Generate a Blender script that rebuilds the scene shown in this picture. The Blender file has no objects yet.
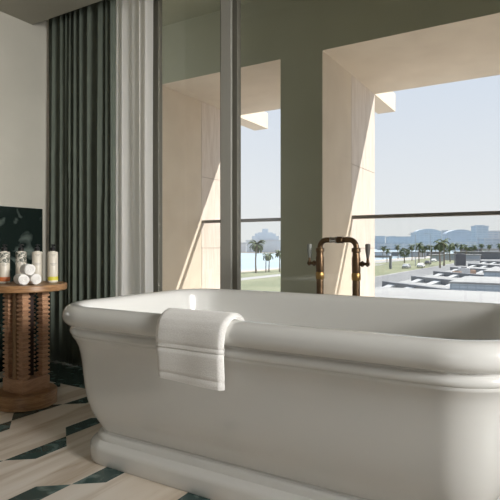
import bpy, bmesh, math, random
from mathutils import Vector, Matrix
random.seed(7)
R = math.radians
scene = bpy.context.scene
COL = scene.collection

# ------------------------------------------------------------ camera, sky, sun, exposure
EYE = 0.823
SY, CY = math.sin(R(30.9)), math.cos(R(30.9))
cd = bpy.data.cameras.new('camera'); cam = bpy.data.objects.new('camera', cd); COL.objects.link(cam)
cd.sensor_width = 36; cd.lens = 36.65; cd.shift_y = -0.008; cd.clip_end = 6000; cd.clip_start = 0.02
cam.location = (0, 0, EYE); cam.rotation_euler = (R(90), 0, R(30.9))
scene.camera = cam
scene.view_settings.view_transform = 'Standard'; scene.view_settings.look = 'None'
scene.view_settings.gamma = 1; scene.view_settings.use_curve_mapping = False
scene.view_settings.exposure = 0.38

w = bpy.data.worlds.new('sky'); scene.world = w; w.use_nodes = True
nt = w.node_tree; nt.nodes.clear()
def wn(t): return nt.nodes.new(t)
tc = wn('ShaderNodeTexCoord'); sep = wn('ShaderNodeSeparateXYZ'); ramp = wn('ShaderNodeValToRGB')
bg = wn('ShaderNodeBackground'); out = wn('ShaderNodeOutputWorld')
nt.links.new(tc.outputs['Generated'], sep.inputs[0]); nt.links.new(sep.outputs['Z'], ramp.inputs[0])
nt.links.new(ramp.outputs[0], bg.inputs[0]); nt.links.new(bg.outputs[0], out.inputs[0])
e = ramp.color_ramp.elements
e[0].position = 0.0; e[0].color = (0.86, 0.87, 0.875, 1)
e[1].position = 1.0; e[1].color = (0.42, 0.58, 0.86, 1)
m_ = e.new(0.10); m_.color = (0.82, 0.85, 0.90, 1)
m_ = e.new(0.35); m_.color = (0.68, 0.76, 0.90, 1)
bg.inputs[1].default_value = 0.79

def area(name, loc, target, sx, sy, power, col=(1, 1, 1)):
    l = bpy.data.lights.new(name, 'AREA'); l.shape = 'RECTANGLE'; l.size = sx; l.size_y = sy; l.energy = power; l.color = col
    o = bpy.data.objects.new(name, l); COL.objects.link(o); o.location = loc
    o.rotation_euler = (Vector(target) - Vector(loc)).to_track_quat('-Z', 'Y').to_euler(); return o
sl = bpy.data.lights.new('sun', 'SUN'); sl.energy = 7.5; sl.angle = R(0.6); sl.color = (1.0, 0.95, 0.90)
so = bpy.data.objects.new('sun', sl); COL.objects.link(so)
so.rotation_euler = Vector((0.85, 1.0, 1.77)).to_track_quat('Z', 'Y').to_euler()
# added fill lamps brightening the room, behind and to the right of the bath
_l = area('fill_lamp_right', (3.35, 0.75, 1.75), (-3.0, 1.5, 0.98), 1.3, 1.1, 24, (1.0, 0.985, 0.955)); _l.data.spread = R(52)
area('fill_lamp_behind', (0.65, -3.4, 1.4), (-2.0, 1.0, 0.8), 2.0, 1.8, 16, (1.0, 0.99, 0.96))
scene.cycles.blur_glossy = 0.0; scene.cycles.max_bounces = 14; scene.cycles.diffuse_bounces = 8; scene.cycles.transparent_max_bounces = 16

# ------------------------------------------------------------ helpers
def at(px, z, zz=None, py=None):
    """point at image column px and camera depth z; height from a row or given"""
    t = (px - 250) / 509.0
    x = z * (-SY + CY * t); y = z * (CY + SY * t)
    h = zz if zz is not None else EYE + (246 - py) / 509.0 * z
    return Vector((x, y, h))
GZ = EYE - 7.0
def ground(px, py, gz=GZ):
    return at(px, (EYE - gz) * 509.0 / (py - 246), zz=gz)

def tag(o, label=None, cat=None, group=None, kind=None):
    if label: o['label'] = label
    if cat: o['category'] = cat
    if group: o['group'] = group
    if kind: o['kind'] = kind
    return o
def empty(name, loc=(0, 0, 0), rz=0):
    o = bpy.data.objects.new(name, None); COL.objects.link(o); o.location = loc; o.rotation_euler = (0, 0, rz)
    o.empty_display_size = 0.05; return o
def obj(name, bm, mats, parent=None, smooth=False, bevel=0, seg=2, angle=35):
    me = bpy.data.meshes.new(name); bm.normal_update(); bm.to_mesh(me); bm.free()
    if not isinstance(mats, (list, tuple)): mats = [mats]
    for m in mats: me.materials.append(m)
    o = bpy.data.objects.new(name, me); COL.objects.link(o)
    if parent: o.parent = parent
    if smooth: me.polygons.foreach_set('use_smooth', [True] * len(me.polygons))
    if bevel:
        b = o.modifiers.new('bevel', 'BEVEL'); b.width = bevel; b.segments = seg; b.limit_method = 'ANGLE'; b.angle_limit = R(angle)
    if smooth or bevel:
        me.polygons.foreach_set('use_smooth', [True] * len(me.polygons))
        me.set_sharp_from_angle(angle=R(40))
    return o
def nb(): return bmesh.new()
def box(bm, a, b, M=None, mi=0):
    x0, y0, z0 = a; x1, y1, z1 = b
    vs = [bm.verts.new((x, y, z)) for x in (x0, x1) for y in (y0, y1) for z in (z0, z1)]
    if M is not None:
        for v in vs: v.co = M @ v.co
    for q in ((0, 1, 3, 2), (4, 6, 7, 5), (0, 4, 5, 1), (2, 3, 7, 6), (0, 2, 6, 4), (1, 5, 7, 3)):
        f = bm.faces.new([vs[i] for i in q]); f.material_index = mi
    return bm
def lathe(bm, prof, n=32, M=None, mi=0, cap=True):
    rings = []
    for r, z in prof:
        ring = [bm.verts.new((r * math.cos(2 * math.pi * k / n), r * math.sin(2 * math.pi * k / n), z)) for k in range(n)]
        rings.append(ring)
    for a, b in zip(rings, rings[1:]):
        for k in range(n):
            f = bm.faces.new((a[k], a[(k + 1) % n], b[(k + 1) % n], b[k])); f.material_index = mi
    if cap:
        bm.faces.new(list(reversed(rings[0]))).material_index = mi
        bm.faces.new(rings[-1]).material_index = mi
    if M is not None:
        for ring in rings:
            for v in ring: v.co = M @ v.co
    return bm
def tube(bm, pts, r, n=12, cap=True, mi=0):
    pts = [Vector(p) for p in pts]; rs = r if isinstance(r, (list, tuple)) else [r] * len(pts)
    rings = []; up = None
    for i, p in enumerate(pts):
        d = (pts[min(i + 1, len(pts) - 1)] - pts[max(i - 1, 0)]).normalized()
        if up is None:
            up = d.orthogonal().normalized()
        up = (up - d * up.dot(d)).normalized(); s = d.cross(up)
        rings.append([bm.verts.new(p + rs[i] * (math.cos(2 * math.pi * k / n) * up + math.sin(2 * math.pi * k / n) * s)) for k in range(n)])
    for a, b in zip(rings, rings[1:]):
        for k in range(n):
            bm.faces.new((a[k], a[(k + 1) % n], b[(k + 1) % n], b[k])).material_index = mi
    if cap:
        bm.faces.new(list(reversed(rings[0]))).material_index = mi; bm.faces.new(rings[-1]).material_index = mi
    return bm
def T(x, y, z): return Matrix.Translation((x, y, z))

# ------------------------------------------------------------ materials
def mat(name, col, rough=0.6, metal=0.0, coat=0.0, spec=0.5, sheen=0):
    m = bpy.data.materials.new(name); m.use_nodes = True
    b = m.node_tree.nodes['Principled BSDF']
    b.inputs['Base Color'].default_value = (*col, 1); b.inputs['Roughness'].default_value = rough
    b.inputs['Metallic'].default_value = metal; b.inputs['Coat Weight'].default_value = coat
    b.inputs['Specular IOR Level'].default_value = spec; b.inputs['Sheen Weight'].default_value = sheen
    return m
def nodes(m): return m.node_tree.nodes, m.node_tree.links, m.node_tree.nodes['Principled BSDF']
def noisy(m, c1, c2, scale=(1, 1, 1), ns=5.0, detail=6, dist=0.0, p0=0.3, p1=0.7, bump=0.0, kind='noise', rough=None, bdist=0.002):
    N, L, b = nodes(m)
    g = N.new('ShaderNodeTexCoord'); mp = N.new('ShaderNodeMapping'); mp.inputs['Scale'].default_value = scale
    L.new(g.outputs['Object'], mp.inputs[0])
    if kind == 'noise':
        t = N.new('ShaderNodeTexNoise'); t.inputs['Scale'].default_value = ns; t.inputs['Detail'].default_value = detail
        t.inputs['Distortion'].default_value = dist; o = t.outputs[0]
    else:
        t = N.new('ShaderNodeTexWave'); t.inputs['Scale'].default_value = ns; t.inputs['Distortion'].default_value = dist
        t.inputs['Detail'].default_value = detail; t.inputs['Detail Scale'].default_value = 1.5; o = t.outputs['Fac'] if 'Fac' in t.outputs else t.outputs[1]
    L.new(mp.outputs[0], t.inputs[0])
    r = N.new('ShaderNodeValToRGB'); L.new(o, r.inputs[0])
    r.color_ramp.elements[0].position = p0; r.color_ramp.elements[0].color = (*c1, 1)
    r.color_ramp.elements[1].position = p1; r.color_ramp.elements[1].color = (*c2, 1)
    L.new(r.outputs[0], b.inputs['Base Color'])
    if bump:
        bp = N.new('ShaderNodeBump'); bp.inputs['Strength'].default_value = bump; bp.inputs['Distance'].default_value = bdist
        L.new(o, bp.inputs['Height']); L.new(bp.outputs[0], b.inputs['Normal'])
    return m

M_wall = noisy(mat('greige_wall_plaster', (0.5, 0.46, 0.38), 0.85), (0.41, 0.39, 0.335), (0.45, 0.43, 0.37), ns=3)
M_ceil = noisy(mat('ceiling_paint', (0.5, 0.47, 0.4), 0.8), (0.40, 0.385, 0.325), (0.43, 0.415, 0.35), ns=2)
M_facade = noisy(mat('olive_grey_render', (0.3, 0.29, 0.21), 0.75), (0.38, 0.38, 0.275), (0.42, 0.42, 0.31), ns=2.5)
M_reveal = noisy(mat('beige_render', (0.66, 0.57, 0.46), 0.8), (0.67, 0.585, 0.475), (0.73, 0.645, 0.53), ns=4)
M_balcony = noisy(mat('balcony_stone', (0.6, 0.52, 0.42), 0.55), (0.68, 0.62, 0.54), (0.76, 0.70, 0.62), ns=6)
M_trav = noisy(mat('travertine', (0.7, 0.6, 0.5), 0.6), (0.60, 0.52, 0.44), (0.76, 0.69, 0.62), scale=(9, 9, 1.1), ns=2.4, detail=8, dist=1.0, p0=0.25, p1=0.7, bump=0.1)
M_joint = mat('joint_mortar', (0.35, 0.28, 0.22), 0.9)
M_enamel = mat('white_enamel', (0.70, 0.695, 0.67), 0.2, coat=0.35); M_enamel.node_tree.nodes['Principled BSDF'].inputs['Coat Roughness'].default_value = 0.05
M_towel = noisy(mat('terry_cotton', (0.83, 0.8, 0.76), 0.95, sheen=0.3), (0.80, 0.78, 0.75), (0.88, 0.865, 0.84), ns=260, detail=2, bump=0.5, bdist=0.002)
M_towelband = mat('woven_towel_band', (0.8, 0.775, 0.74), 0.8)
M_bronze = noisy(mat('aged_bronze', (0.22, 0.13, 0.06), 0.38, metal=0.9), (0.09, 0.057, 0.033), (0.17, 0.11, 0.062), ns=18, detail=5)
M_brass = mat('brass', (0.34, 0.215, 0.08), 0.35, metal=1)
M_chrome = mat('polished_nickel', (0.75, 0.74, 0.72), 0.12, metal=1)
M_lever = mat('grey_lever', (0.12, 0.11, 0.10), 0.5)
M_leverg = mat('pale_grey_lever', (0.2, 0.21, 0.19), 0.45)
M_frame = mat('window_metal_dark', (0.14, 0.135, 0.11), 0.5, metal=0.0)
M_framel = mat('window_metal_grey', (0.40, 0.39, 0.35), 0.5, metal=0.0)
M_rail = mat('handrail_grey_metal', (0.24, 0.23, 0.22), 0.35, metal=0.6)
M_black = mat('black_plastic', (0.012, 0.012, 0.012), 0.5, spec=0.25)
M_cream = mat('cream_bottle', (0.62, 0.57, 0.48), 0.35)
M_orange = mat('orange_label_band', (0.60, 0.17, 0.05), 0.5)
M_yellow = mat('yellow_label_band', (0.60, 0.54, 0.05), 0.5)
M_print = mat('grey_label_print', (0.25, 0.24, 0.22), 0.6)
M_bot = noisy(mat('botanical_label_print', (0.3, 0.3, 0.25), 0.5), (0.05, 0.06, 0.045), (0.62, 0.58, 0.50), ns=75, detail=3, dist=1.5, p0=0.42, p1=0.58)

def wood(name, a, b, scale, ns=4.0):
    m = mat(name, a, 0.42, spec=0.4)
    return noisy(m, a, b, scale=scale, ns=ns, detail=8, dist=1.2, p0=0.3, p1=0.72, bump=0.05)
M_wood = wood('walnut_ribs', (0.32, 0.17, 0.095), (0.50, 0.30, 0.18), (3, 3, 14))
M_woodtop = wood('walnut_disc', (0.17, 0.085, 0.035), (0.40, 0.22, 0.10), (3, 3, 30))
M_woodpost = wood('oak_post', (0.22, 0.13, 0.065), (0.36, 0.22, 0.12), (20, 20, 2))

M_gapshade = mat('gap_shade_dark', (0.03, 0.014, 0.010), 0.6)
def marble(name, base, vein, ns, scale, p0, p1, rough, dist):
    m = mat(name, base, rough, spec=0.5)
    return noisy(m, vein, base, scale=scale, ns=ns, detail=9, dist=dist, p0=p0, p1=p1)
M_green = marble('green_marble', (0.042, 0.078, 0.074), (0.20, 0.27, 0.25), 9, (1, 1, 1), 0.26, 0.46, 0.18, 2.0)
M_greend = marble('dark_green_marble', (0.009, 0.015, 0.013), (0.13, 0.16, 0.14), 4.5, (1, 1, 1), 0.30, 0.44, 0.16, 1.2)
# beige floor marble with veins along Y
M_beige = mat('beige_marble', (0.6, 0.5, 0.4), 0.22)
def _beige():
    N, L, b = nodes(M_beige)
    g = N.new('ShaderNodeTexCoord')
    mp = N.new('ShaderNodeMapping'); mp.inputs['Scale'].default_value = (7.5, 0.8, 1); mp.inputs['Rotation'].default_value = (0, 0, R(4))
    L.new(g.outputs['Object'], mp.inputs[0])
    t = N.new('ShaderNodeTexNoise'); t.inputs['Scale'].default_value = 1.7; t.inputs['Detail'].default_value = 7; t.inputs['Distortion'].default_value = 0.5
    L.new(mp.outputs[0], t.inputs[0])
    r = N.new('ShaderNodeValToRGB'); L.new(t.outputs[0], r.inputs[0]); e = r.color_ramp.elements
    e[0].position = 0.30; e[0].color = (0.50, 0.40, 0.30, 1); e[1].position = 0.66; e[1].color = (0.82, 0.76, 0.69, 1)
    k = e.new(0.45); k.color = (0.70, 0.62, 0.53, 1); k = e.new(0.52); k.color = (0.78, 0.71, 0.63, 1)
    t2 = N.new('ShaderNodeTexNoise'); t2.inputs['Scale'].default_value = 1.6; t2.inputs['Detail'].default_value = 2
    L.new(g.outputs['Object'], t2.inputs[0])
    mx = N.new('ShaderNodeMix'); mx.data_type = 'RGBA'; mx.blend_type = 'MULTIPLY'; mx.inputs[0].default_value = 0.5
    r2 = N.new('ShaderNodeValToRGB'); L.new(t2.outputs[0], r2.inputs[0]); r2.color_ramp.elements[0].position = .35; r2.color_ramp.elements[1].position = .65
    r2.color_ramp.elements[0].color = (0.86, 0.79, 0.68, 1); r2.color_ramp.elements[1].color = (1, 1, 1, 1)
    L.new(r.outputs[0], mx.inputs[6]); L.new(r2.outputs[0], mx.inputs[7]); L.new(mx.outputs[2], b.inputs['Base Color'])
_beige()

def fabric(name, c1, c2, trans=0.0, translucent=0.0):
    m = noisy(mat(name, c1, 0.9, sheen=0.2), c1, c2, scale=(1, 1, 0.15), ns=60, detail=3)
    N, L, b = nodes(m); o = N['Material Output']
    last = b.outputs[0]
    if translucent:
        tl = N.new('ShaderNodeBsdfTranslucent'); tl.inputs[0].default_value = (*c2, 1)
        mx = N.new('ShaderNodeMixShader'); mx.inputs[0].default_value = translucent
        L.new(last, mx.inputs[1]); L.new(tl.outputs[0], mx.inputs[2]); last = mx.outputs[0]
    if trans:
        tr = N.new('ShaderNodeBsdfTransparent'); mx = N.new('ShaderNodeMixShader'); mx.inputs[0].default_value = trans
        L.new(last, mx.inputs[1]); L.new(tr.outputs[0], mx.inputs[2]); last = mx.outputs[0]
    L.new(last, o.inputs[0]); return m
M_drape = fabric('green_drape_cloth', (0.088, 0.104, 0.083), (0.118, 0.138, 0.110))
M_sheer = fabric('white_sheer_cloth', (0.88, 0.87, 0.84), (0.92, 0.91, 0.89), trans=0.15, translucent=0.5)

def glass(name, tint, spec=1.0):
    m = bpy.data.materials.new(name); m.use_nodes = True; N = m.node_tree.nodes; L = m.node_tree.links; N.clear()
    o = N.new('ShaderNodeOutputMaterial'); tr = N.new('ShaderNodeBsdfTransparent'); tr.inputs[0].default_value = (*tint, 1)
    gl = N.new('ShaderNodeBsdfGlossy'); gl.inputs['Roughness'].default_value = 0.0; gl.inputs[0].default_value = (spec, spec, spec, 1)
    lw = N.new('ShaderNodeLayerWeight'); lw.inputs[0].default_value = 0.5
    pw = N.new('ShaderNodeMath'); pw.operation = 'POWER'; pw.inputs[1].default_value = 5.0; L.new(lw.outputs['Facing'], pw.inputs[0])
    fr = N.new('ShaderNodeMath'); fr.operation = 'MULTIPLY_ADD'; fr.inputs[1].default_value = 0.8; fr.inputs[2].default_value = 0.03; L.new(pw.outputs[0], fr.inputs[0])
    mx = N.new('ShaderNodeMixShader')
    L.new(fr.outputs[0], mx.inputs[0]); L.new(tr.outputs[0], mx.inputs[1]); L.new(gl.outputs[0], mx.inputs[2]); L.new(mx.outputs[0], o.inputs[0])
    return m
M_glass = glass('window_glass', (0.985, 0.99, 0.98))
M_bglass = glass('balustrade_glass', (0.98, 0.985, 0.985))

# ------------------------------------------------------------ the room
def struct(name, bm, m, parent=None, **k):
    o = obj(name, bm, m, parent, **k)
    if not parent: o['kind'] = 'structure'
    return o
XL, XR, YB, YG = -3.13, 3.5, -3.6, 2.62
CZ, YE, PZ = 2.368, 2.27, 2.95

bm = nb(); box(bm, (XL, YB, -0.15), (XR, YG - 0.06, 0.0))
P, Q, WI, SL = 0.3815, 0.58, 0.091, 0.072
zf = 0.0006
def quad(pts, mi):
    vs = [bm.verts.new((x, y, zf)) for x, y in pts]
    f = bm.faces.new(vs); f.material_index = mi; f.normal_update()
    if f.normal.z < 0: f.normal_flip()
for i in range(-3, 14):
    xn = -1.812 + P * i
    if xn - WI < XL: continue
    for k in range(-8, 2):
        y0 = 1.19 + Q * k; h = Q / 2
        quad([(xn, y0), (xn + WI, y0 + SL), (xn + WI, y0 + h - SL), (xn, y0 + h)], 1)
        y1 = y0 + h
        if y1 + h < 2.0: quad([(xn, y1), (xn - WI, y1 + SL), (xn - WI, y1 + h - SL), (xn, y1 + h)], 1)
zf = 0.0007
quad([(XL, 2.03), (XR, 2.03), (XR, YG - 0.06), (XL, YG - 0.06)], 1)
struct('floor', bm, [M_beige, M_green])

bm = nb(); box(bm, (XL, YB, CZ), (XR, YE, CZ + 0.1)); box(bm, (XL, YE - 0.08, CZ + 0.1), (XR, YE, PZ)); box(bm, (XL, YE, PZ), (XR, YG + 0.05, PZ + 0.1))
struct('ceiling', bm, M_ceil)
bm = nb(); box(bm, (XL - 0.15, YB, 0), (XL, YG + 0.05, PZ + 0.1)); struct('wall_left', bm, M_wall)
bm = nb(); box(bm, (XL - .15, YB - 0.15, 0), (XR + .15, YB, PZ)); struct('wall_back', bm, M_wall)
bm = nb(); box(bm, (XR, YB, 0), (XR + 0.15, YG + 0.05, PZ + 0.1)); struct('wall_right', bm, M_wall)
# dark marble wainscot slab on the left wall
bm = nb(); box(bm, (XL + 0.0015, 0.6, 0.001), (XL + 0.025, 2.335, EYE + 0.262))
tag(obj('marble_panel', bm, M_greend, bevel=0.002), 'dark green veined marble slab covering the lower left wall behind the side table', 'wall panel')
tag(obj('cove_lamp', box(nb(), (0, 0, 0), (.001, .001, .001)), M_frame)) if False else None

# sliding window panels
def window(name, x0, x1, y, sl, sr, label=None):
    t = empty(name, (x0, y, 0)); t['kind'] = 'structure'
    wd = x1 - x0; H = PZ
    bm = nb(); box(bm, (sl, -0.004, 0.05), (wd - sr, 0.004, H - 0.05)); obj('glass_pane', bm, M_glass, t)
    bm = nb(); box(bm, (0, -0.022, 0.0), (sl, 0.022, H)); box(bm, (wd - sr, -0.022, 0), (wd, 0.022, H))
    box(bm, (sl, -0.022, 0.0), (wd - sr, 0.022, 0.05)); box(bm, (sl, -0.022, H - 0.05), (wd - sr, 0.022, H))
    obj('window_frame', bm, M_frame, t, bevel=0.002)
    return t
window('window_1', -2.34, -1.745, YG + .03, 0.045, 0.045)
window('window_4', -3.09, -2.345, YG + .03, 0.04, 0.01)
window('window_2', -1.67, 0.75, YG - .015, 0.034, 0.045)
window('window_3', 0.72, 3.5, YG + .03, 0.045, 0.045)
bm = nb(); box(bm, (-1.748, YG - 0.05, 0), (-1.672, YG + 0.06, PZ)); s_ = struct('trim_1', bm, M_framel, bevel=0.003)
bm = nb(); box(bm, (XL, YG, 0), (-3.09, YG + 0.06, PZ)); struct('wall_window_side', bm, M_wall)

# ------------------------------------------------------------ balcony and outer facade
D1, D2, D3 = 4.02, 5.48, 6.32
SOF = EYE + 1.66
DS = 4.735
XO = [(-3.486, -2.09), (-1.69, 1.25), (1.65, 3.6)]
bm = nb(); box(bm, (-7, YG + .06, -0.25), (7, D2, -0.01)); struct('floor_balcony', bm, M_balcony)
bm = nb(); box(bm, (-7, YG + 0.06, EYE + 2.25), (7, D1, EYE + 2.45)); struct('ceiling_balcony', bm, M_facade)
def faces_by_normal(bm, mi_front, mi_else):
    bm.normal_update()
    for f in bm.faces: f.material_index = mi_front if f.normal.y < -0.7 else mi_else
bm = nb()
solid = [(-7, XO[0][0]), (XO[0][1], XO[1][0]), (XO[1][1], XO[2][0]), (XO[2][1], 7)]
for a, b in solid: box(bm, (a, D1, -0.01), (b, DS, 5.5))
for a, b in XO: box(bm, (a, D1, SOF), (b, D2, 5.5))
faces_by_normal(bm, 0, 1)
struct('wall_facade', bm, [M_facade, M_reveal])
# travertine piers with joints
bm = nb(); JZ = [0.80, 1.62]
for a, b in solid:
    zs = [-0.01] + JZ + [5.5]
    for z0, z1 in zip(zs, zs[1:]):
        box(bm, (a, DS + 0.004, z0 + 0.0025), (b, D2, z1 - 0.0025), mi=0)
    box(bm, (a + 0.006, DS, 0), (b - 0.006, D2 - 0.01, 5.5), mi=1)
struct('wall_stone_piers', bm, [M_trav, M_joint])
bm = nb(); box(bm, (-7, D1 + .05, 0), (-6.8, YG, EYE + 2.3)); box(bm, (6.8, D1 + .05, 0), (7, YG, EYE + 2.3)); struct('wall_balcony_ends', bm, M_reveal)
for (a, b), lab in zip(XO[:2], ('short beige beam jutting out above the left opening', 'short beige beam jutting out above the wide right opening')):
    bm = nb(); box(bm, (a - 0.22, D2, SOF), (a, D3, SOF + 0.22))
    tag(obj('facade_beam', bm, M_reveal, bevel=0.003), lab, 'beam', 'projecting facade beams')
for (a, b), lab in zip(XO, ('grey handrail with glass panel crossing the narrow left opening', 'grey handrail with glass panel crossing the wide opening behind the tap', 'handrail outside frame')):
    if lab.endswith('frame'): continue
    t = empty('balcony_railing', ((a + b) / 2, 4.77, 0)); L_ = (b - a) / 2
    tag(t, lab, 'railing', 'balcony railings')
    bm = nb(); box(bm, (-L_, -0.022, EYE + 0.262), (L_, 0.022, EYE + 0.297)); obj('handrail', bm, M_rail, t, bevel=0.004)
    bm = nb(); box(bm, (-L_ + .01, -0.006, 0.04), (L_ - .01, 0.006, EYE + 0.265)); obj('glass_pane', bm, M_bglass, t)
    bm = nb(); box(bm, (-L_, -0.03, -0.01), (L_, 0.03, 0.06)); obj('base_channel', bm, M_rail, t, bevel=0.002)

# ------------------------------------------------------------ curtains
def curtain(name, x0, x1, y, z0, z1, folds, amp, m, seed, label, cat, taper=0.0, extra=None):
    rnd = random.Random(seed); bm = nb(); n = folds * 12; nz = 24
    ph = [rnd.uniform(-0.6, 0.6) for _ in range(folds + 2)]; am = [rnd.uniform(0.6, 1.15) for _ in range(folds + 2)]
    base = []
    for i in range(n + 1):
        u = i / n; k = u * folds + 0.55 * math.sin(u * 9 + seed) * min(1, 4 * u * (1 - u)); k = min(max(k, 0), folds); j = int(k)
        fr = k - j; a = am[j] * (1 - fr) + am[min(j + 1, folds)] * fr; p = ph[j] * (1 - fr) + ph[min(j + 1, folds)] * fr
        base.append((u, a, p, k))
    grid = []
    for r_ in range(nz + 1):
        v = r_ / nz; z = z0 + (z1 - z0) * v; row = []
        for u, a, p, k in base:
            s = math.sin(2 * math.pi * k + p + 0.35 * math.sin(3.1 * v + k))
            s2 = math.copysign(abs(s) ** 0.95, s)
            A = amp * a * (0.75 + 0.35 * (1 - v)) + 0.008 * (1 - v) * math.sin(k * 1.7 + 2 * v)
            xx = x0 + (x1 - x0) * u + 0.25 * amp * math.sin(4 * math.pi * k + p)
            if taper: xx += taper * u * (1 - v) ** 2
            row.append(bm.verts.new((xx, y + A * s2, z)))
        grid.append(row)
    for r0, r1 in zip(grid, grid[1:]):
        for i in range(n): bm.faces.new((r0[i], r0[i + 1], r1[i + 1], r1[i]))
    o = obj(name, bm, m, None, smooth=True)
    if name == 'drape': sd = o.modifiers.new('thick', 'SOLIDIFY'); sd.thickness = 0.003
    tag(o, label, cat); return o
curtain('drape', -3.10, -2.455, 2.385, 0.012, PZ - 0.02, 10, 0.025, M_drape, 3, 'dark green full-height drape hanging in folds beside the left wall', 'curtain')
curtain('sheer_curtain', -2.56, -2.215, 2.475, 0.012, PZ - 0.02, 4, 0.032, M_sheer, 5, 'white translucent sheer curtain hanging between green drape and window', 'curtain', taper=0.02)

# ------------------------------------------------------------ bathtub
TX0, TX1, TY0, TY1, TR = -1.70, -0.008, 1.245, 2.24, 0.24
def rrect(ins, n=14):
    x0, x1, y0, y1, r = TX0, TX1, TY0, TY1, TR
    rr = max(r - ins, 0.03); x0 += ins; x1 -= ins; y0 += ins; y1 -= ins
    pts = []
    for cx, cy, a0 in ((x1 - rr, y1 - rr, 0), (x0 + rr, y1 - rr, 90), (x0 + rr, y0 + rr, 180), (x1 - rr, y0 + rr, 270)):
        for k in range(n + 1):
            a = R(a0 + 90 * k / n); pts.append((cx + rr * math.cos(a), cy + rr * math.sin(a)))
    return pts
def loft(bm, prof, cap0=False, cap1=False, cell=None):
    rings = [[bm.verts.new((x, y, z)) for x, y in rrect(i)] for i, z in prof]
    for a, b in zip(rings, rings[1:]):
        n = len(a)
        for k in range(n): bm.faces.new((a[k], a[(k + 1) % n], b[(k + 1) % n], b[k]))
    if cap0: bm.faces.new(list(reversed(rings[0])))
    if cap1: bm.faces.new(rings[-1])
def arc(ci, cz, r, a0, a1, n=8):
    return [(ci - r * math.cos(R(a0 + (a1 - a0) * k / n)), cz + r * math.sin(R(a0 + (a1 - a0) * k / n))) for k in range(n + 1)]
tub = empty('bathtub', ((TX0 + TX1) / 2, (TY0 + TY1) / 2, 0))
tag(tub, 'freestanding white enamelled bathtub with rolled rim and stepped plinth on marble floor', 'bathtub')
def off(bm):
    for v in bm.verts: v.co -= tub.location
# plinth
bm = nb()
loft(bm, [(0.108, 0.0), (0.103, 0.006), (0.101, 0.03)] + arc(0.125, 0.052, 0.024, 0, 70, 6) + [(0.122, 0.079), (0.128, 0.082), (0.129, 0.088)] + arc(0.145, 0.090, 0.014, 10, 80, 4) + [(0.152, 0.104), (0.156, 0.108), (0.20, 0.108)], cap0=True, cap1=True)
off(bm); obj('plinth', bm, M_enamel, tub, smooth=True)
# body + rim + interior as one shell
prof = [(0.158, 0.107), (0.152, 0.110), (0.146, 0.118), (0.135, 0.138), (0.118, 0.165), (0.103, 0.195), (0.091, 0.23), (0.083, 0.27), (0.077, 0.32), (0.072, 0.37), (0.066, 0.41), (0.058, 0.44), (0.047, 0.463), (0.037, 0.476)]
prof += [(0.034, 0.480), (0.034, 0.487)] + arc(0.044, 0.500, 0.018, -30, 60, 6) + [(0.036, 0.521)]
prof += arc(0.033, 0.556, 0.033, -75, 0, 8)[0:] + arc(0.040, 0.560, 0.040, 0, 90, 10)[1:] + [(0.052, 0.599), (0.063, 0.594), (0.071, 0.584), (0.076, 0.568), (0.083, 0.52), (0.095, 0.42), (0.115, 0.30), (0.145, 0.22), (0.19, 0.165), (0.24, 0.145), (0.30, 0.138)]
bm = nb(); loft(bm, prof, cap1=True)
off(bm); obj('tub_body', bm, M_enamel, tub, smooth=True)
bm = nb(); lathe(bm, [(0.0301, 0), (0.034, 0.004), (0.03, 0.008), (0.012, 0.006)], 24, T(0, 0, 0.1385)); obj('drain', bm, M_bronze, tub, smooth=True)

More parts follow.
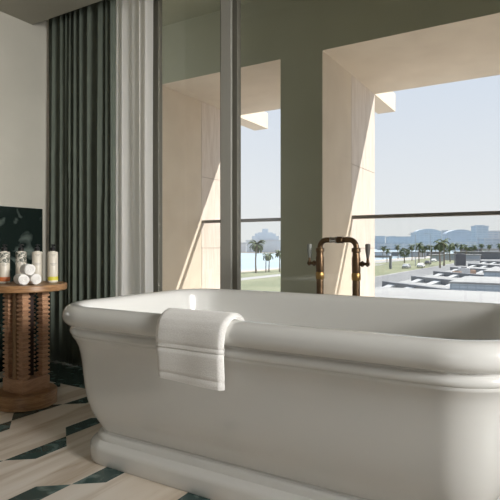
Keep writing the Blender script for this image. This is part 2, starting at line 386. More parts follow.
# ------------------------------------------------------------ towel over the rim
def path_towel():
    # (y, z) centreline from inside lip over the crest and down the front
    th = 0.010
    p = [(TY0 + 0.106, 0.47), (TY0 + 0.101, 0.53), (TY0 + 0.088, 0.582), (TY0 + 0.074, 0.603), (TY0 + 0.054, 0.6115), (TY0 + 0.037, 0.612), (TY0 + 0.014, 0.6035), (TY0 - 0.002, 0.589), (TY0 - 0.010, 0.568), (TY0 - 0.0118, 0.545), (TY0 - 0.0118, 0.52), (TY0 - 0.0110, 0.50), (TY0 - 0.009, 0.47), (TY0 - 0.006, 0.44), (TY0 - 0.004, 0.418), (TY0 - 0.003, 0.410)]
    return p
def towel():
    t = empty('draped_towel', (-0.950, TY0 - 0.003, 0.405)); bm = nb(); p = path_towel(); W = 0.270; nx = 26
    # densify
    q = []
    for (a, b) in zip(p, p[1:]):
        for k in range(4): q.append((a[0] + (b[0] - a[0]) * k / 4, a[1] + (b[1] - a[1]) * k / 4))
    q.append(p[-1]); rnd = random.Random(2)
    def skin(sgn):
        rows = []
        for j, (y, z) in enumerate(q):
            j0, j1 = max(j - 2, 0), min(j + 2, len(q) - 1)
            d = Vector((q[j1][0] - q[j0][0], q[j1][1] - q[j0][1])).normalized(); nrm = Vector((d.y, -d.x))
            row = []
            for i in range(nx + 1):
                u = i / nx; e_ = min(u, 1 - u) * W
                th = 0.0095 * math.sqrt(max(0, min(1, e_ / 0.016)) * (2 - min(1, e_ / 0.016))) if e_ < 0.016 else 0.0095
                x = -W / 2 + W * u - 0.020 * u * max(0, j / (len(q) - 1) - 0.45) / 0.55 + 0.004 * math.sin(j * 0.11 + 1) * (1 if u > .5 else 0.5)
                sv = j / (len(q) - 1)
                f = 0.0025 * math.sin(7 * u + 3 * sv) * sv
                band = 0.0
                if sgn < 0:
                    for bc in (0.519, 0.505, 0.428):
                        if y < TY0 + 0.01: band -= 0.004 * math.exp(-((z - bc) / 0.003) ** 2)
                    if y < TY0 + .01: band += 0.002 * (1 - math.exp(-(0.503 - z) / .006)) if z < .503 else 0
                o = sgn * (th + band)
                zz = z - (0.010 * u if z < 0.45 else 0) * (0.45 - z) / 0.04 * 1.0
                row.append(bm.verts.new((x, y + nrm.x * -o + f * -1 * (1 if y < TY0 + .01 else 0) * abs(math.sin(2 * u)), zz + nrm.y * -o)))
            rows.append(row)
        return rows
    A = skin(1); B = skin(-1); n = len(A)
    for j in range(n - 1):
        for i in range(nx):
            bm.faces.new((A[j][i], A[j][i + 1], A[j + 1][i + 1], A[j + 1][i]))
            bm.faces.new((B[j][i], B[j + 1][i], B[j + 1][i + 1], B[j][i + 1]))
        bm.faces.new((A[j][0], A[j + 1][0], B[j + 1][0], B[j][0])); bm.faces.new((A[j][nx], B[j][nx], B[j + 1][nx], A[j + 1][nx]))
    for j in (0, n - 1):
        for i in range(nx): bm.faces.new((A[j][i], B[j][i], B[j][i + 1], A[j][i + 1]))
    bmesh.ops.recalc_face_normals(bm, faces=bm.faces)
    for v in bm.verts: v.co.y -= t.location.y; v.co.z -= t.location.z
    o = obj('towel_cloth', bm, M_towel, t, smooth=True)
    tag(t, 'thick folded white towel draped over the front rim of the bathtub', 'towel')
    bm = nb()
    for zc in (0.462, ):
        pass
    bm.free()
    # flatten to a single mesh thing
    o.parent = None; o.location = t.location; o.name = 'draped_towel'; lab, cat = t['label'], t['category']
    bpy.data.objects.remove(t); o.name = 'draped_towel'; tag(o, lab, cat)
towel()

# ------------------------------------------------------------ tub filler
def filler():
    xl, xr, y = -1.005, -0.818, 2.36
    t = empty('tub_filler', ((xl + xr) / 2, y, 0)); hx = (xr - xl) / 2
    tag(t, 'aged bronze floor-standing bath tap with two risers and arched bridge behind the bathtub', 'bath tap')
    zt = EYE + 0.030
    for s in (-1, 1):
        x = s * hx
        bm = nb(); lathe(bm, [(0.045, 0.001), (0.045, 0.008), (0.030, 0.016), (0.022, 0.03), (0.0185, 0.05), (0.0185, 0.66)], 24, T(x, 0, 0)); obj('riser_pipe', bm, M_bronze, t, smooth=True)
        bm = nb(); lathe(bm, [(0.020, 0), (0.022, 0.004), (0.022, 0.030), (0.020, 0.036)], 6 if 0 else 24, T(x, 0, 0.658)); obj('collar', bm, M_brass, t, smooth=True)
        bm = nb(); lathe(bm, [(0.018, 0.69), (0.0205, 0.70), (0.0205, 0.765), (0.018, 0.775), (0.018, 0.792), (0.0215, 0.795), (0.0215, 0.812), (0.0165, 0.815)], 24, T(x, 0, 0)); v = obj('valve_body', bm, M_bronze, t, smooth=True)
        # side stem and lever
        bm = nb()
        tube(bm, [(x + s * 0.012, 0, 0.737), (x + s * 0.040, 0, 0.737)], 0.010, 16); tube(bm, [(x + s * 0.028, 0, 0.737), (x + s * 0.034, 0, 0.737)], 0.015, 16)
        tube(bm, [(x + s * 0.040, 0, 0.737), (x + s * 0.066, 0, 0.737)], [0.007, 0.0085], 16); tube(bm, [(x + s * 0.052, 0, 0.737), (x + s * 0.060, 0, 0.737)], 0.013, 16)
        lathe(bm, [(0.006, 0), (0.008, 0.01), (0.006, 0.02), (0.0065, 0.028)], 16, T(x + s * 0.057, 0, 0.737))
        h = obj('handle', bm, M_bronze, t, smooth=True)
        bm = nb(); lathe(bm, [(0.006, 0.762), (0.0075, 0.77), (0.0115, 0.80), (0.0125, 0.826), (0.011, 0.832), (0.004, 0.834)], 16, T(x + s * 0.057, 0, 0))
        lv = obj('lever', bm, M_leverg if s < 0 else M_lever, h, smooth=True)
    # arched bridge
    r = 0.036; pts = []
    z0 = 0.814
    pts.append((-hx, 0, z0)); 
    for k in range(9): a = R(180 - 90 * k / 8); pts.append((-hx + r + r * math.cos(a), 0, zt - r + r * math.sin(a)))
    for k in range(9): a = R(90 - 90 * k / 8); pts.append((hx - r + r * math.cos(a), 0, zt - r + r * math.sin(a)))
    pts.append((hx, 0, z0))
    bm = nb(); tube(bm, pts, 0.0135, 16); b = obj('bridge_pipe', bm, M_bronze, t, smooth=True)
    bm = nb(); tube(bm, [(-0.036, 0, zt), (-0.006, 0, zt)], 0.0135, 20); tube(bm, [(-0.011, 0, zt), (-0.006, 0, zt)], 0.0165, 20); tube(bm, [(-0.038, 0, zt), (-0.033, 0, zt)], 0.0155, 20)
    c = obj('sleeve', bm, M_chrome, b, smooth=True); c['label'] = 'bright nickel sleeve'
    bm = nb(); tube(bm, [(-0.005, 0, zt), (0.0, 0, zt), (0.004, 0, zt), (0.022, 0, zt), (0.026, 0, zt), (0.030, 0, zt)], [0.012, 0.0175, 0.0165, 0.0165, 0.0175, 0.012], 20); obj('coupling', bm, M_bronze, b, smooth=True)
filler()

# ------------------------------------------------------------ side table
TC = at(26.5, 2.66, zz=0); TH = 0.627
def table():
    t = empty('side_table', TC)
    tag(t, 'round dark walnut side table with ribbed columns on a disc base by the drape', 'table')
    bm = nb(); lathe(bm, [(0.145, 0.0), (0.151, 0.004), (0.152, 0.068), (0.148, 0.074)], 64); obj('base', bm, M_woodtop, t, smooth=True)
    hs = 0.081; cw = 0.046
    bm = nb(); box(bm, (-hs, -hs, 0.0745), (hs, hs, 0.145)); obj('plinth_block', bm, M_wood, t, bevel=0.002)
    bm = nb(); box(bm, (-0.013, -0.072, 0.1455), (0.013, -0.046, TH - 0.0345)); o_ = obj('smooth_post', bm, M_woodpost, t, bevel=0.002); o_['label'] = 'smooth lighter post between the ribbed columns'
    bm = nb(); box(bm, (-0.02, -0.03, 0.1455), (0.02, 0.03, TH - 0.0345)); obj('gap_shade_core', bm, M_gapshade, t, bevel=0.002)  # near-black core added to paint the shade in the gaps between columns
    for sx in (-1, 1):
        for sy in (-1, 1):
            cx, cy = sx * (hs - cw / 2), sy * (hs - cw / 2); bm = nb()
            z = 0.145; p = 0.0225; zt = TH - 0.034; prof = []
            while z + p < zt + 0.001:
                prof += [(cw / 2 - 0.007, z), (cw / 2 - 0.007, z + 0.0075), (cw / 2 - 0.0015, z + 0.0095), (cw / 2, z + 0.0125), (cw / 2, z + p - 0.004), (cw / 2 - 0.003, z + p - 0.001)]; z += p
            prof.append((cw / 2 - 0.008, zt))
            rings = [[bm.verts.new((cx + a * h, cy + b * h, zz)) for a, b in ((1, 1), (-1, 1), (-1, -1), (1, -1))] for h, zz in prof]
            for a, b in zip(rings, rings[1:]):
                for k in range(4): bm.faces.new((a[k], a[(k + 1) % 4], b[(k + 1) % 4], b[k]))
            bm.faces.new(list(reversed(rings[0]))); bm.faces.new(rings[-1])
            obj('ribbed_column', bm, M_wood, t)
    bm = nb(); lathe(bm, [(0.194, TH - 0.034), (0.199, TH - 0.030), (0.200, TH - 0.006), (0.197, TH), ], 72); obj('tabletop', bm, M_woodtop, t, smooth=True)
table()

def bottle(px, z, label, kind, turn):
    o = empty('toiletry_bottle', at(px, z, zz=TH + 0.0003), R(turn)); tag(o, label, 'bottle', 'toiletry bottles on the side table')
    r = 0.0268; h = 0.166
    bm = nb(); lathe(bm, [(r - 0.004, 0), (r - 0.001, 0.0015), (r, 0.005), (r, h - 0.005), (r - 0.003, h - 0.001), (0.013, h), (0.013, h + 0.004)], 32); obj('bottle_body', bm, M_cream, o, smooth=True)
    bm = nb(); lathe(bm, [(0.0135, h + 0.003), (0.0145, h + 0.005), (0.0145, h + 0.020), (0.010, h + 0.023), (0.006, h + 0.024), (0.006, h + 0.032), (0.009, h + 0.033), (0.009, h + 0.038), (0.004, h + .039)], 20)
    tube(bm, [(0, 0, h + 0.035), (0.022, 0, h + 0.034)], 0.004, 8); obj('pump_cap', bm, M_black, o, smooth=True)
    def band(z0, z1, m, nm, a0=0, a1=360):
        bm = nb(); n = 32; rr = r + 0.0004
        k0 = [(bm.verts.new((rr * math.cos(R(a0 + (a1 - a0) * k / n)), rr * math.sin(R(a0 + (a1 - a0) * k / n)), z0)), bm.verts.new((rr * math.cos(R(a0 + (a1 - a0) * k / n)), rr * math.sin(R(a0 + (a1 - a0) * k / n)), z1))) for k in range(n + 1)]
        for p, q in zip(k0, k0[1:]): bm.faces.new((p[0], q[0], q[1], p[1]))
        return obj(nm, bm, m, o, smooth=True)
    if kind == 'orange': band(0.012, 0.034, M_orange, 'label_band'); band(0.108, 0.162, M_bot, 'printed_label')
    if kind == 'dark': band(0.108, 0.162, M_bot, 'printed_label')
    if kind == 'yellow': band(0.012, 0.032, M_yellow, 'label_band')
    # faint lines of print facing the room
    rr = r + 0.0006
    for zc, wdt in ((0.148, 26), (0.142, 16), (0.102, 34), (0.097, 28), (0.092, 20)):
        if kind in ('orange', 'dark') and zc > 0.11: continue
        bm = nb(); vs = []
        for k in range(7):
            a = R(-wdt + 2 * wdt * k / 6 - 32); vs.append((bm.verts.new((rr * math.cos(a), rr * math.sin(a), zc)), bm.verts.new((rr * math.cos(a), rr * math.sin(a), zc + 0.0016))))
        for p, q in zip(vs, vs[1:]): bm.faces.new((p[0], q[0], q[1], p[1]))
        obj('printed_line', bm, M_print, o)
bottle(4.3, 2.665, 'cream pump bottle with orange band, leftmost on the side table', 'orange', 0)
bottle(21.0, 2.735, 'cream pump bottle with dark botanical top label, behind the rolled towels', 'dark', 0)
bottle(37.3, 2.775, 'plain cream pump bottle between the rolled towels and drape', 'plain', 0)
bottle(52.8, 2.745, 'cream pump bottle with yellow bottom band, nearest the drape', 'yellow', 0)

def roll(px, py, z, ang, label, r=0.026, L=0.085, rot=0):
    c = at(px, z, py=py)
    bm = nb(); n = 32; N = 5
    # capsule-like rolled cylinder along local -Y..+Y with spiral ends
    prof = [(0.05, -0.90), (0.80, -0.93), (0.95, -0.965), (1.0, -0.90), (1.02, -0.3), (1.0, 0.3), (1.0, 0.9), (0.95, 0.965), (0.8, 0.93), (0.05, 0.90)]
    M = Matrix.Rotation(R(90), 4, 'X')
    lathe(bm, [(r * a, b * L / 2) for a, b in prof], n, M)
    for v in bm.verts:
        v.co.z += 0.0012 * math.sin(v.co.y * 90 + v.co.x * 120)
    # spiral ridge on the ends
    for e in (-1, 1):
        pts = []
        for k in range(60):
            a = k * 2 * math.pi / 20; rr = r * (0.12 + 0.70 * k / 59)
            pts.append((rr * math.cos(a), e * (L / 2 + 0.0004), rr * math.sin(a)))
        tube(bm, pts, 0.0028, 6)
    tube(bm, [(r * .96, -L / 2 * .95, -0.003), (r * 1.0, 0, -0.003), (r * .96, L / 2 * .95, -0.003)], 0.003, 6)
    o = obj('rolled_towel', bm, M_towel, None, smooth=True); o.location = c; o.rotation_euler = (0, R(rot), R(ang))
    tag(o, label, 'towel', 'rolled towels on the side table')
    return o
zt_ = TH + 0.0275
def rollat(px, z, zc, ang, label, r, rot=0):
    o = roll(px, 0, z, ang, label, r=r, rot=rot); o.location = at(px, z, zz=zc); return o
_c = at(21.3, 2.56, zz=TH + 0.0285); _d = Vector((math.cos(R(72)), math.sin(R(72)), 0))
for _p, _l, _r, _t in ((_c, 'small rolled white towel, lower left of the stacked three', 0.0265, 0), (_c + _d * 0.0605, 'small rolled white towel, lower right of the stacked three', 0.0262, 40),
        (_c + _d * 0.030 + Vector((0, 0, 0.0495)), 'small rolled white towel lying on top of the other two', 0.0270, 80)):
    o = roll(0, 0, 0.1, 72, _l, r=_r, rot=_t); o.location = _p

# ------------------------------------------------------------ outdoors
M_roofw = noisy(mat('white_roof_membrane', (0.7, 0.68, 0.65), 0.8), (0.25, 0.25, 0.25), (0.32, 0.32, 0.315), ns=0.6)
M_conc = noisy(mat('grey_concrete', (0.36, 0.36, 0.37), 0.8), (0.17, 0.175, 0.185), (0.22, 0.225, 0.235), ns=1.5)
M_asph = noisy(mat('asphalt', (0.3, 0.3, 0.3), 0.85), (0.15, 0.155, 0.16), (0.19, 0.19, 0.195), ns=0.3)
M_grass = noisy(mat('lawn', (0.25, 0.3, 0.1), 0.95), (0.14, 0.155, 0.09), (0.22, 0.225, 0.14), ns=0.12, detail=8)
M_sand = noisy(mat('sand', (0.6, 0.5, 0.4), 0.95), (0.40, 0.34, 0.29), (0.46, 0.40, 0.34), ns=0.1)
M_pave = noisy(mat('pale_paving', (0.5, 0.48, 0.44), 0.9), (0.26, 0.26, 0.26), (0.36, 0.35, 0.34), ns=0.08)
M_water = noisy(mat('bay_water', (0.33, 0.42, 0.48), 0.35), (0.30, 0.38, 0.44), (0.38, 0.47, 0.52), scale=(.3, .05, 1), ns=0.3)
M_foliage = noisy(mat('palm_fronds', (0.08, 0.11, 0.05), 0.8), (0.06, 0.085, 0.04), (0.13, 0.16, 0.075), ns=2)
M_trunk = noisy(mat('palm_bark', (0.2, 0.16, 0.12), 0.9), (0.15, 0.12, 0.09), (0.27, 0.22, 0.17), scale=(1, 1, 6), ns=3)
def grids(name, wall, win, sx, sz, mort=0.35):
    m = mat(name, wall, 0.8); N, L, b = nodes(m)
    g = N.new('ShaderNodeTexCoord'); sp = N.new('ShaderNodeSeparateXYZ'); L.new(g.outputs['Object'], sp.inputs[0])
    add = N.new('ShaderNodeMath'); add.operation = 'ADD'; L.new(sp.outputs[0], add.inputs[0]); L.new(sp.outputs[1], add.inputs[1])
    cb = N.new('ShaderNodeCombineXYZ'); L.new(add.outputs[0], cb.inputs[0]); L.new(sp.outputs[2], cb.inputs[1])
    br = N.new('ShaderNodeTexBrick'); L.new(cb.outputs[0], br.inputs[0]); br.offset = 0
    br.inputs['Color1'].default_value = (*win, 1); br.inputs['Color2'].default_value = (*[v * 1.12 for v in win], 1); br.inputs['Mortar'].default_value = (*wall, 1)
    br.inputs['Scale'].default_value = 1; br.inputs['Mortar Size'].default_value = mort; br.inputs['Brick Width'].default_value = sx; br.inputs['Row Height'].default_value = sz
    L.new(br.outputs[0], b.inputs['Base Color']); return m
M_b1 = grids('hazy_blue_grey_tower', (0.50, 0.55, 0.60), (0.40, 0.46, 0.52), 9, 4.2, 0.8)  # distance haze is mixed into the pale colours of these far blocks
M_b2 = grids('hazy_sand_grey_block', (0.56, 0.56, 0.57), (0.40, 0.44, 0.49), 11, 4.5, 1.0)
M_b3 = grids('hazy_blue_grey_block', (0.47, 0.51, 0.57), (0.39, 0.44, 0.50), 10, 4.4, 0.8)
M_mus = noisy(mat('pale_museum_stone', (0.7, 0.72, 0.74), 0.8), (0.50, 0.54, 0.59), (0.58, 0.62, 0.66), ns=0.3)
M_tile = grids('blue_grey_tiles', (0.30, 0.35, 0.40), (0.38, 0.43, 0.48), 0.5, 0.22, 0.03)
M_carw = mat('white_car_paint', (0.7, 0.7, 0.7), 0.3); M_card = mat('dark_car_paint', (0.08, 0.08, 0.09), 0.3); M_carg = mat('silver_car_paint', (0.4, 0.41, 0.42), 0.3)

def slab(name, x0, x1, y0, y1, z0, z1, m):
    return struct(name, box(nb(), (x0, y0, z0), (x1, y1, z1)), m)
slab('ground', -72, 900, 8, 1500, GZ - 1, GZ - 0.02, M_pave)
slab('ground_lawn', -71, -35.5, 20, 190, GZ - 0.02, GZ + 0.03, M_grass)
slab('ground_path', -58.5, -54.5, 20, 190, GZ + 0.03, GZ + 0.06, M_pave)
slab('ground_road', -34.5, -19, 20, 700, GZ - 0.02, GZ + 0.02, M_asph)
slab('ground_shore', -75, -70.8, 20, 500, GZ - 1, GZ + 0.05, M_sand)
slab('ground_verge', -62, -35.5, 192, 420, GZ - 0.02, GZ + 0.03, M_grass)
o = slab('bay', -3000, -74.9, 20, 3000, GZ - 1.5, GZ - 0.4, M_water)
slab('ground_far_bank', -2500, 1500, 1400, 2500, GZ - 1, GZ + 0.1, M_pave)

# lower roofs right outside
RZ = EYE - 3.0
def thing_box(name, a, b, m, label, cat, group=None, bevel=0.0):
    c = Vector(((a[0] + b[0]) / 2, (a[1] + b[1]) / 2, a[2])); bm = nb(); box(bm, Vector(a) - c, Vector(b) - c)
    o = obj(name, bm, m, None, bevel=bevel); o.location = c; tag(o, label, cat, group); return o
bd = empty('podium_building', (0, 70, GZ)); tag(bd, 'long low white-roofed building stretching away outside the window', 'building')
def bpart(name, a, b, m, parent=bd):
    o = Vector((0, 70, GZ)); bm = nb(); box(bm, Vector(a) - o, Vector(b) - o); return obj(name, bm, m, parent)
bpart('wall', (-12.2, 22, GZ), (12, 118, RZ - 0.75), M_conc)
bpart('roof', (-13.0, 21, RZ - 0.75), (12, 119, RZ - 0.50), M_roofw)
pr = empty('terrace_canopy', (0, 12.5, 0)); 
bm = nb(); box(bm, (-4.05, -1.6, EYE - 1.60), (9, 1.5, EYE - 1.137)); obj('canopy_slab', bm, M_roofw, pr, bevel=0.02)
for x in (-3.6, 1.0, 5.5): obj('column', box(nb(), (x, -0.2, GZ), (x + 0.35, 0.2, EYE - 1.60)), M_conc, pr)
tag(pr, 'flat pale canopy slab just below the wide opening', 'canopy')

M_sunwedge = mat('sunlit_wedge_white', (0.5, 0.5, 0.49), 0.6)  # bright white for added wedges that imitate sunlit tops of the roof slabs
def louvre(px, py, L, label):
    p = ground(px, py, RZ); dirv = Vector((math.sin(R(47)), -math.cos(R(47)), 0))
    o = empty('roof_beam', (p.x, p.y, RZ - 0.48), math.atan2(dirv.y, dirv.x))
    bm = nb(); box(bm, (0, 0, 0.0), (L, 0.55, 0.48)); m_ = obj('beam_body', bm, M_conc, o, bevel=0.02)
    for k in range(int(L // 2.6)):
        bm = nb(); x = 1.2 + 2.6 * k; vs = [bm.verts.new(c) for c in ((x, -0.01, -.01), (x + .9, -0.01, -.01), (x + .9, -1.0, -.01), (x, -1.0, -.01), (x, -0.01, 0.30), (x + .9, -0.01, 0.30))]
        bm.faces.new((vs[0], vs[1], vs[2], vs[3])); bm.faces.new((vs[4], vs[3], vs[2], vs[5])); bm.faces.new((vs[0], vs[3], vs[4])); bm.faces.new((vs[1], vs[5], vs[2])); bm.faces.new((vs[0], vs[4], vs[5], vs[1]))
        bmesh.ops.recalc_face_normals(bm, faces=bm.faces)
        obj('sunlit_wedge', bm, M_sunwedge, o)
    tag(o, label, 'roof beam', 'angled beams on the low roof'); return o
for (px, py, L), lb in zip([(382, 281, 9.5), (411, 276, 12), (433, 271, 14), (450, 267, 14), (468, 263.6, 14), (480, 260.6, 14)],
    ['nearest angled grey beam on the low roof outside', 'second angled grey beam, just beyond the nearest one', 'third angled grey beam on the low roof, before the tiled box',
     'fourth angled grey beam, behind the roof clutter', 'fifth angled grey beam, farther along the low roof', 'farthest angled grey beam on the low roof']):
    louvre(px, py, L, lb)
def roofbox(name, x0, x1, y0, y1, zt, zb, label):
    t = empty(name, ((x0 + x1) / 2, (y0 + y1) / 2, zb)); hx, hy, h = (x1 - x0) / 2, (y1 - y0) / 2, zt - zb
    obj('wall', box(nb(), (-hx, -hy, 0), (hx, hy, h - 0.12)), M_tile, t)
    obj('roof', box(nb(), (-hx - .05, -hy - .05, h - 0.12), (hx + .05, hy + .05, h)), M_roofw, t, bevel=.02)
    tag(t, label, 'roof structure', 'tiled boxes on the low roof')
roofbox('roof_box', -6.0, 8, 36, 43.2, EYE - 2.37, RZ - .48, 'wide blue-grey tiled box with white top at the right edge of the low roof')
roofbox('roof_box', -5.4, 7, 49.5, 59, EYE - 2.2, RZ - .48, 'smaller white-topped box behind the wide tiled one')
rn = random.Random(4)
M_un = [mat('rust_metal', (0.45, 0.30, 0.22), 0.7), mat('galvanised', (0.55, 0.55, 0.56), 0.5, metal=.3), mat('dark_metal', (0.12, 0.12, 0.13), 0.6)]
for (px, py, wd, dp, hh, mi, lb) in [(457, 276, .9, .8, .55, 0, 'rusty-coloured rooftop unit beside the tiled box'), (464, 275, 1.2, .9, .85, 1, 'pale metal rooftop unit behind the rusty one'),
        (471, 274, 1.0, .8, .5, 0, 'second rusty rooftop unit, right of the pale one'), (460, 266, 1.6, 1.6, 2.1, 2, 'tall dark rooftop plant box amid the angled beams')]:
    p = ground(px, py, RZ - .48); t = empty('rooftop_unit', p, R(20)); tag(t, lb, 'rooftop unit')
    obj('casing', box(nb(), (-wd / 2, -dp / 2, 0.08), (wd / 2, dp / 2, hh)), M_un[mi], t, bevel=.03)
    bm = nb(); lathe(bm, [(min(wd, dp) * .36, hh), (min(wd, dp) * .36, hh + .1)], 16); obj('fan_cowl', bm, M_un[2], t)
    [obj('foot', box(nb(), (sx * wd * .4 - .04, sy * dp * .4 - .04, 0), (sx * wd * .4 + .04, sy * dp * .4 + .04, .08)), M_un[2], t) for sx in (-1, 1) for sy in (-1, 1)]

# palms
def palm_mesh(h, seed, dense):
    rnd = random.Random(seed); t = empty('palm_tree', (0, 0, 0))
    bm = nb(); pts = [(0.25 * math.sin(k * .5 + seed) * k / 6, 0.2 * math.cos(k * .4) * k / 6, h * k / 6) for k in range(7)]; tube(bm, pts, [0.28, .22, .2, .19, .19, .2, .26], 8); obj('trunk', bm, M_trunk, t, smooth=True)
    bm = nb(); top = Vector(pts[-1]); nf = 30 if dense else 20
    for i in range(nf):
        a = rnd.uniform(0, 2 * math.pi); el = rnd.uniform(-0.5, 1.25); L = rnd.uniform(2.2, 3.1)
        d = Vector((math.cos(a), math.sin(a), 0)); side = Vector((-d.y, d.x, 0)); prev = None; p = top.copy(); ang = el
        for k in range(7):
            wdt = 0.30 * math.sin(math.pi * (k + 0.6) / 7.2) + .05
            l, r_ = bm.verts.new(p + side * wdt - Vector((0, 0, wdt * .5))), bm.verts.new(p - side * wdt - Vector((0, 0, wdt * .5))); c = bm.verts.new(p)
            if prev:
                bm.faces.new((prev[0], l, c, prev[2])); bm.faces.new((prev[2], c, r_, prev[1]))
            prev = (l, r_, c); p = p + (d * math.cos(ang) + Vector((0, 0, 1)) * math.sin(ang)) * L / 6; ang -= 0.33
    obj('crown', bm, M_foliage, t)
    return t
def tree_mesh(h, seed):
    rnd = random.Random(seed); t = empty('leafy_tree', (0, 0, 0))
    bm = nb(); tube(bm, [(0, 0, 0), (0.1, 0, h * .3), (0, .1, h * .6)], [.25, .2, .14], 8); obj('trunk', bm, M_trunk, t, smooth=True)
    bm = nb()
    for k in range(420):
        a = rnd.uniform(0, 2 * math.pi); u = rnd.uniform(-1, 1); rr = rnd.uniform(.55, 1) ; R_ = h * .34
        c = Vector((math.cos(a) * math.sqrt(1 - u * u) * R_ * rr * 1.1, math.sin(a) * math.sqrt(1 - u * u) * R_ * rr * 1.1, h * .66 + u * R_ * rr * .95)); n = Vector((rnd.uniform(-1, 1), rnd.uniform(-1, 1), rnd.uniform(-1, 1))).normalized(); a1 = n.orthogonal().normalized() * rnd.uniform(.22, .42); a2 = n.cross(a1)
        bm.faces.new([bm.verts.new(c + q) for q in (a1, a2 * .7, -a1, -a2 * .7)])
    obj('crown', bm, M_foliage, t); return t
def ctree(o, loc, rz, s):
    c = o.copy(); COL.objects.link(c); c.location = loc; c.rotation_euler = (0, 0, rz); c.scale = (s, s, s)
    for ch in o.children: d = ch.copy(); COL.objects.link(d); d.parent = c
    return c
protoA = palm_mesh(7.0, 1, True); protoB = palm_mesh(7.0, 6, False); protoT = tree_mesh(7.0, 3)
used = {}
def plant(proto, px, py, h, label, group, gz=GZ):
    p = ground(px, py, gz); s = h / 8.2; rz = (px * 1.7) % 6
    if proto.name in used: o = ctree(proto, p, rz, s)
    else: o = proto; used[proto.name] = 1; o.location = p; o.rotation_euler = (0, 0, rz); o.scale = (s, s, s)
    tag(o, label, 'tree', group)
G1, G2, G3 = 'palms on the lawn by the water', 'palms along the road', 'leafy trees along the road'
plant(protoA, 256, 273, 8.6, 'tallest palm on the lawn seen through the narrow left opening', G1)
plant(protoB, 266, 272.5, 5.2, 'short palm right of the tallest one in the left opening', G1)
plant(protoB, 269, 272, 5.4, 'short palm in the middle of the left opening group', G1)
plant(protoA, 279.5, 272, 5.9, 'palm partly hidden by the pier at the right of the left opening', G1)
PL = [(387, 263, 6.0), (412, 261, 8.0), (419, 264, 8.5), (425, 259, 7.5), (431, 262, 7.5), (440, 268, 9), (444, 266, 9.8), (450, 262, 8), (455, 261, 8.5), (461, 260, 8), (466, 258.5, 8), (474, 258, 8), (481, 257, 8.5), (489, 257, 8), (499.5, 258.6, 8.5), (383, 259, 7), (398, 259, 8), (436, 258, 8)]
side = ['near the gantry', 'right of the big round tree', 'beyond the road bend', 'small, behind the parked cars', 'beyond the road kerb', 'left of the tallest pair', 'tallest, beside the low roof',
        'right of the tallest pair', 'behind the fourth roof beam', 'above the tall dark rooftop box', 'right of the tall dark rooftop box', 'in front of the wide far block', 'left below the square tower', 'below the square tower', 'at the right edge of the view', 'far, by the water', 'behind the big round tree', 'far down the road']
for (px, py, h), sd in zip(PL, side):
    plant(protoA if int(px) % 2 else protoB, px, py, h, 'dark palm along the road, ' + sd, G2)
plant(protoT, 404.5, 263, 7.6, 'large round dark tree beside the road, left of the palms', G3)
plant(protoT, 422.5, 257.3, 8.5, 'round tree farther down the road behind the palms', G3)
plant(protoT, 470, 256.5, 8, 'round tree beyond the low roof near the far block', G3)
plant(protoT, 447, 258, 9, 'round tree behind the tallest roadside palm', G3)

# cars
def car(m):
    t = empty('car', (0, 0, 0))
    bm = nb(); prof = [(-2.2, .35), (-2.2, .85), (-1.9, .98), (-1.25, 1.0), (-.75, 1.42), (.75, 1.45), (1.35, .98), (2.05, .88), (2.2, .6), (2.2, .35)]
    L_ = [bm.verts.new((x, -.85, z)) for x, z in prof]; Rr = [bm.verts.new((x, .85, z)) for x, z in prof]; n = len(prof)
    for k in range(n): bm.faces.new((L_[k], L_[(k + 1) % n], Rr[(k + 1) % n], Rr[k]))
    bm.faces.new(L_); bm.faces.new(list(reversed(Rr))); bmesh.ops.recalc_face_normals(bm, faces=bm.faces); obj('car_body', bm, m, t, bevel=.06)
    for x in (-1.35, 1.35):
        for y in (-.8, .8):
            bm = nb(); lathe(bm, [(.33, -.1), (.33, .1)], 16, T(x, y, .33) @ Matrix.Rotation(R(90), 4, 'X')); obj('wheel', bm, M_card, t)
    bm = nb(); box(bm, (-.7, -.87, 1.02), (.8, .87, 1.34)); obj('car_window', bm, M_card, t); return t
for px, py, m, lb in [(406.5, 268.5, M_carg, 'silver car on the road in front of the round tree'), (421, 267.5, M_carw, 'white car farther right on the road'), (434, 262, M_carw, 'white car far down the road beside the palms'), (428, 264.5, M_card, 'dark car on the road between two white ones')]:
    c = car(m); c.location = ground(px, py); c.location.z = GZ + .02; c.rotation_euler = (0, 0, R(90)); tag(c, lb, 'car', 'cars on the road')
# gantry and lamp posts, low walls, sheds
p = ground(390.5, 269); t = empty('sign_gantry', p); tag(t, 'grey overhead gantry with one thick post at the roadside by the water', 'gantry')
bm = nb(); box(bm, (-.35, -.35, 0), (.35, .35, 3.9)); obj('post', bm, M_conc, t)
bm = nb(); box(bm, (-9, -.4, 3.5), (.5, .4, 4.1)); obj('cross_beam', bm, M_conc, t)
bm = nb(); box(bm, (-6.3, -.25, 0), (-5.9, .25, 3.6)); obj('post', bm, M_conc, t)
M_lamp = mat('lamp_post_metal', (0.4, 0.41, 0.43), 0.5, metal=.4)
for px, py, h, lb in [(415.5, 266, 11, 'slender street lamp in front of the far domed block'), (430.5, 263, 12, 'slender street lamp right of the first, down the road'), (447.5, 261, 12, 'street lamp beside the tallest palm'), (478.5, 258.4, 12, 'street lamp at the far end of the road'), (441, 259.5, 12, 'street lamp just left of the tallest palm')]:
    t = empty('street_lamp', ground(px, py)); tag(t, lb, 'street lamp', 'street lamps along the road')
    bm = nb(); tube(bm, [(0, 0, 0), (0, 0, h)], [.14, .09], 8); obj('pole', bm, M_lamp, t)
    bm = nb(); tube(bm, [(0, 0, h - .1), (-1.6, 0, h + .1)], .07, 6); box(bm, (-2.4, -.15, h + .02), (-1.5, .15, h + .16)); obj('lamp_head', bm, M_lamp, t)
rn = random.Random(11)
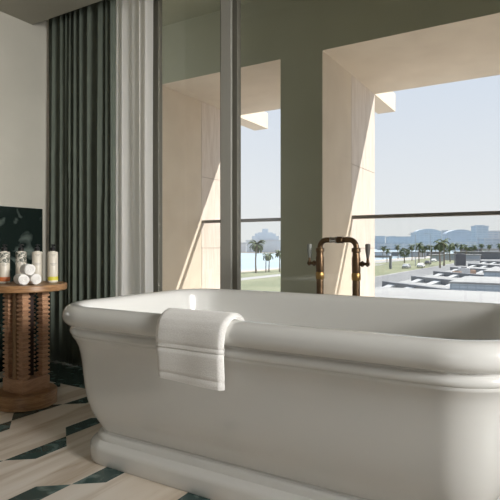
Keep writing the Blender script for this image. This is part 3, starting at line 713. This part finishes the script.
sheds = [(379, 257, 14, 3.2, 1), (396, 256, 20, 3.0, 0), (412, 257, 16, 3.4, 1), (430, 256, 18, 3.2, 0), (437, 261, 6, 3, 1), (451, 260.0, 6, 3.2, 1), (465, 257.2, 12, 3.6, 0), (472, 260.6, 7, 3, 1), (486, 259, 16, 4.0, 0), (493, 256.4, 12, 5, 1), (478, 254.6, 26, 5, 0)]
wh = ['by the water at the left', 'behind the round roadside tree', 'under the domed block', 'among the far palms', 'left of the tallest palm base', 'behind the rooftop beams', 'right of the dark rooftop box', 'below the wide far block', 'below the square tower', 'at the right edge of the view', 'far behind, under the tower']
for (px, py, wd, h, k), s_ in zip(sheds, wh):
    p = ground(px, py); t = empty('low_pavilion', p, R(rn.uniform(-10, 30))); tag(t, ('white' if k else 'grey') + ' low flat-roofed pavilion ' + s_, 'building', 'low pavilions along the road')
    obj('wall', box(nb(), (-wd / 2, -4, 0), (wd / 2, 4, h - .4)), M_b2 if k else M_conc, t); obj('roof', box(nb(), (-wd / 2 - .6, -4.6, h - .4), (wd / 2 + .6, 4.6, h)), M_roofw, t)

# far city across the bay
def block(px0, px1, pytop, z, m, label, name='city_block', dome=0, extra=(), depth=20, dz=1.2):
    a = at(px0, z, zz=GZ); b = at(px1, z, zz=GZ); c = (a + b) / 2; wd = (b - a).length; h = (EYE + (246 - pytop) / 509 * z) - GZ
    t = empty(name, c, math.atan2((b - a).y, (b - a).x)); tag(t, label, 'building')
    obj('wall', box(nb(), (-wd / 2, 0, 0), (wd / 2, depth, h)), m, t)
    if dome:
        bm = nb(); n = 24; hd = dome / 509 * z
        vs0 = [(-wd / 2 + wd * k / n, h + hd * math.sin(math.pi * k / n) ** 0.6) for k in range(n + 1)]
        A = [bm.verts.new((x, 0, zz)) for x, zz in vs0]; B = [bm.verts.new((x, depth, zz)) for x, zz in vs0]
        for k in range(n): bm.faces.new((A[k], A[k + 1], B[k + 1], B[k]))
        bm.faces.new(A); bm.faces.new(list(reversed(B))); bmesh.ops.recalc_face_normals(bm, faces=bm.faces); obj('curved_roof', bm, m, t)
    else:
        obj('roof', box(nb(), (-wd / 2 - 1, -1, h), (wd / 2 + 1, depth, h + dz)), M_b2, t)
    for (q0, q1, qt) in extra:
        x0 = (q0 - px0) / (px1 - px0) * wd - wd / 2; x1 = (q1 - px0) / (px1 - px0) * wd - wd / 2; h1 = h + (pytop - qt) / 509 * z
        obj('upper_storey', box(nb(), (x0, 4, h), (x1, depth - 4, h1)), m, t)
    return t
block(362, 376, 239, 1250, M_b3, 'low grey-blue city block beyond the left edge of the stone pier')
block(377.5, 385, 236.5, 1150, M_b3, 'small square blue-grey block, leftmost on the far bank')
block(388, 413.5, 237, 1200, M_b1, 'long low blue-grey block left of the domed building', extra=[(391, 396, 236)])
block(413.5, 417, 233, 1100, M_b1, 'narrow blue slab beside the domed block')
block(416.5, 441, 232, 980, M_b1, 'broad block with curved roof, left one of the two', dome=3.2)
block(441, 452, 231.5, 1150, M_b2, 'pale block between the two curved-roof buildings', extra=[(444, 449, 230)])
block(446, 476, 234, 1000, M_b3, 'broad block with curved roof, right one of the two', dome=4.5)
block(476, 488.5, 226.5, 900, M_b1, 'tall square tower near the right edge', extra=[(478, 486, 225)])
block(488.5, 520, 232, 1000, M_b2, 'long grey block at the right edge behind the tower', extra=[(492, 510, 230.5)])
block(484, 530, 239, 700, M_b3, 'low blue block in front of the tower base')
block(380, 440, 243.5, 880, M_b2, 'low pale frontage along the far bank under the long block')
block(440, 482, 242.5, 800, M_b2, 'low pale frontage under the right curved-roof building')
# museum: stepped pale cubes
zc = 560
t = block(246.5, 281, 241, zc, M_mus, 'pale stepped stone museum building across the water in the left opening', name='stepped_building', depth=40)
def mcube(q0, q1, qt, dy):
    wd = (at(281, zc, zz=0) - at(246.5, zc, zz=0)).length; x0 = (q0 - 246.5) / 34.5 * wd - wd / 2; x1 = (q1 - 246.5) / 34.5 * wd - wd / 2
    h = (EYE + (246 - qt) / 509 * zc) - GZ; obj('stepped_block', box(nb(), (x0, dy, 3), (x1, 40 - dy, h)), M_mus, t)
mcube(252, 279, 236, 2); mcube(255, 276, 233.4, 4); mcube(258, 273, 232.2, 8); mcube(262.8, 268.4, 228.4, 12)
block(236, 246, 243.5, 620, M_mus, 'low pale wing left of the stepped museum')
block(282, 296, 242.5, 640, M_mus, 'low pale wing right of the stepped museum, partly behind the pier')
slab('ground_island', at(236, 560).x if False else -480, -250, 455, 560, GZ - 1, GZ - 0.2, M_sand)
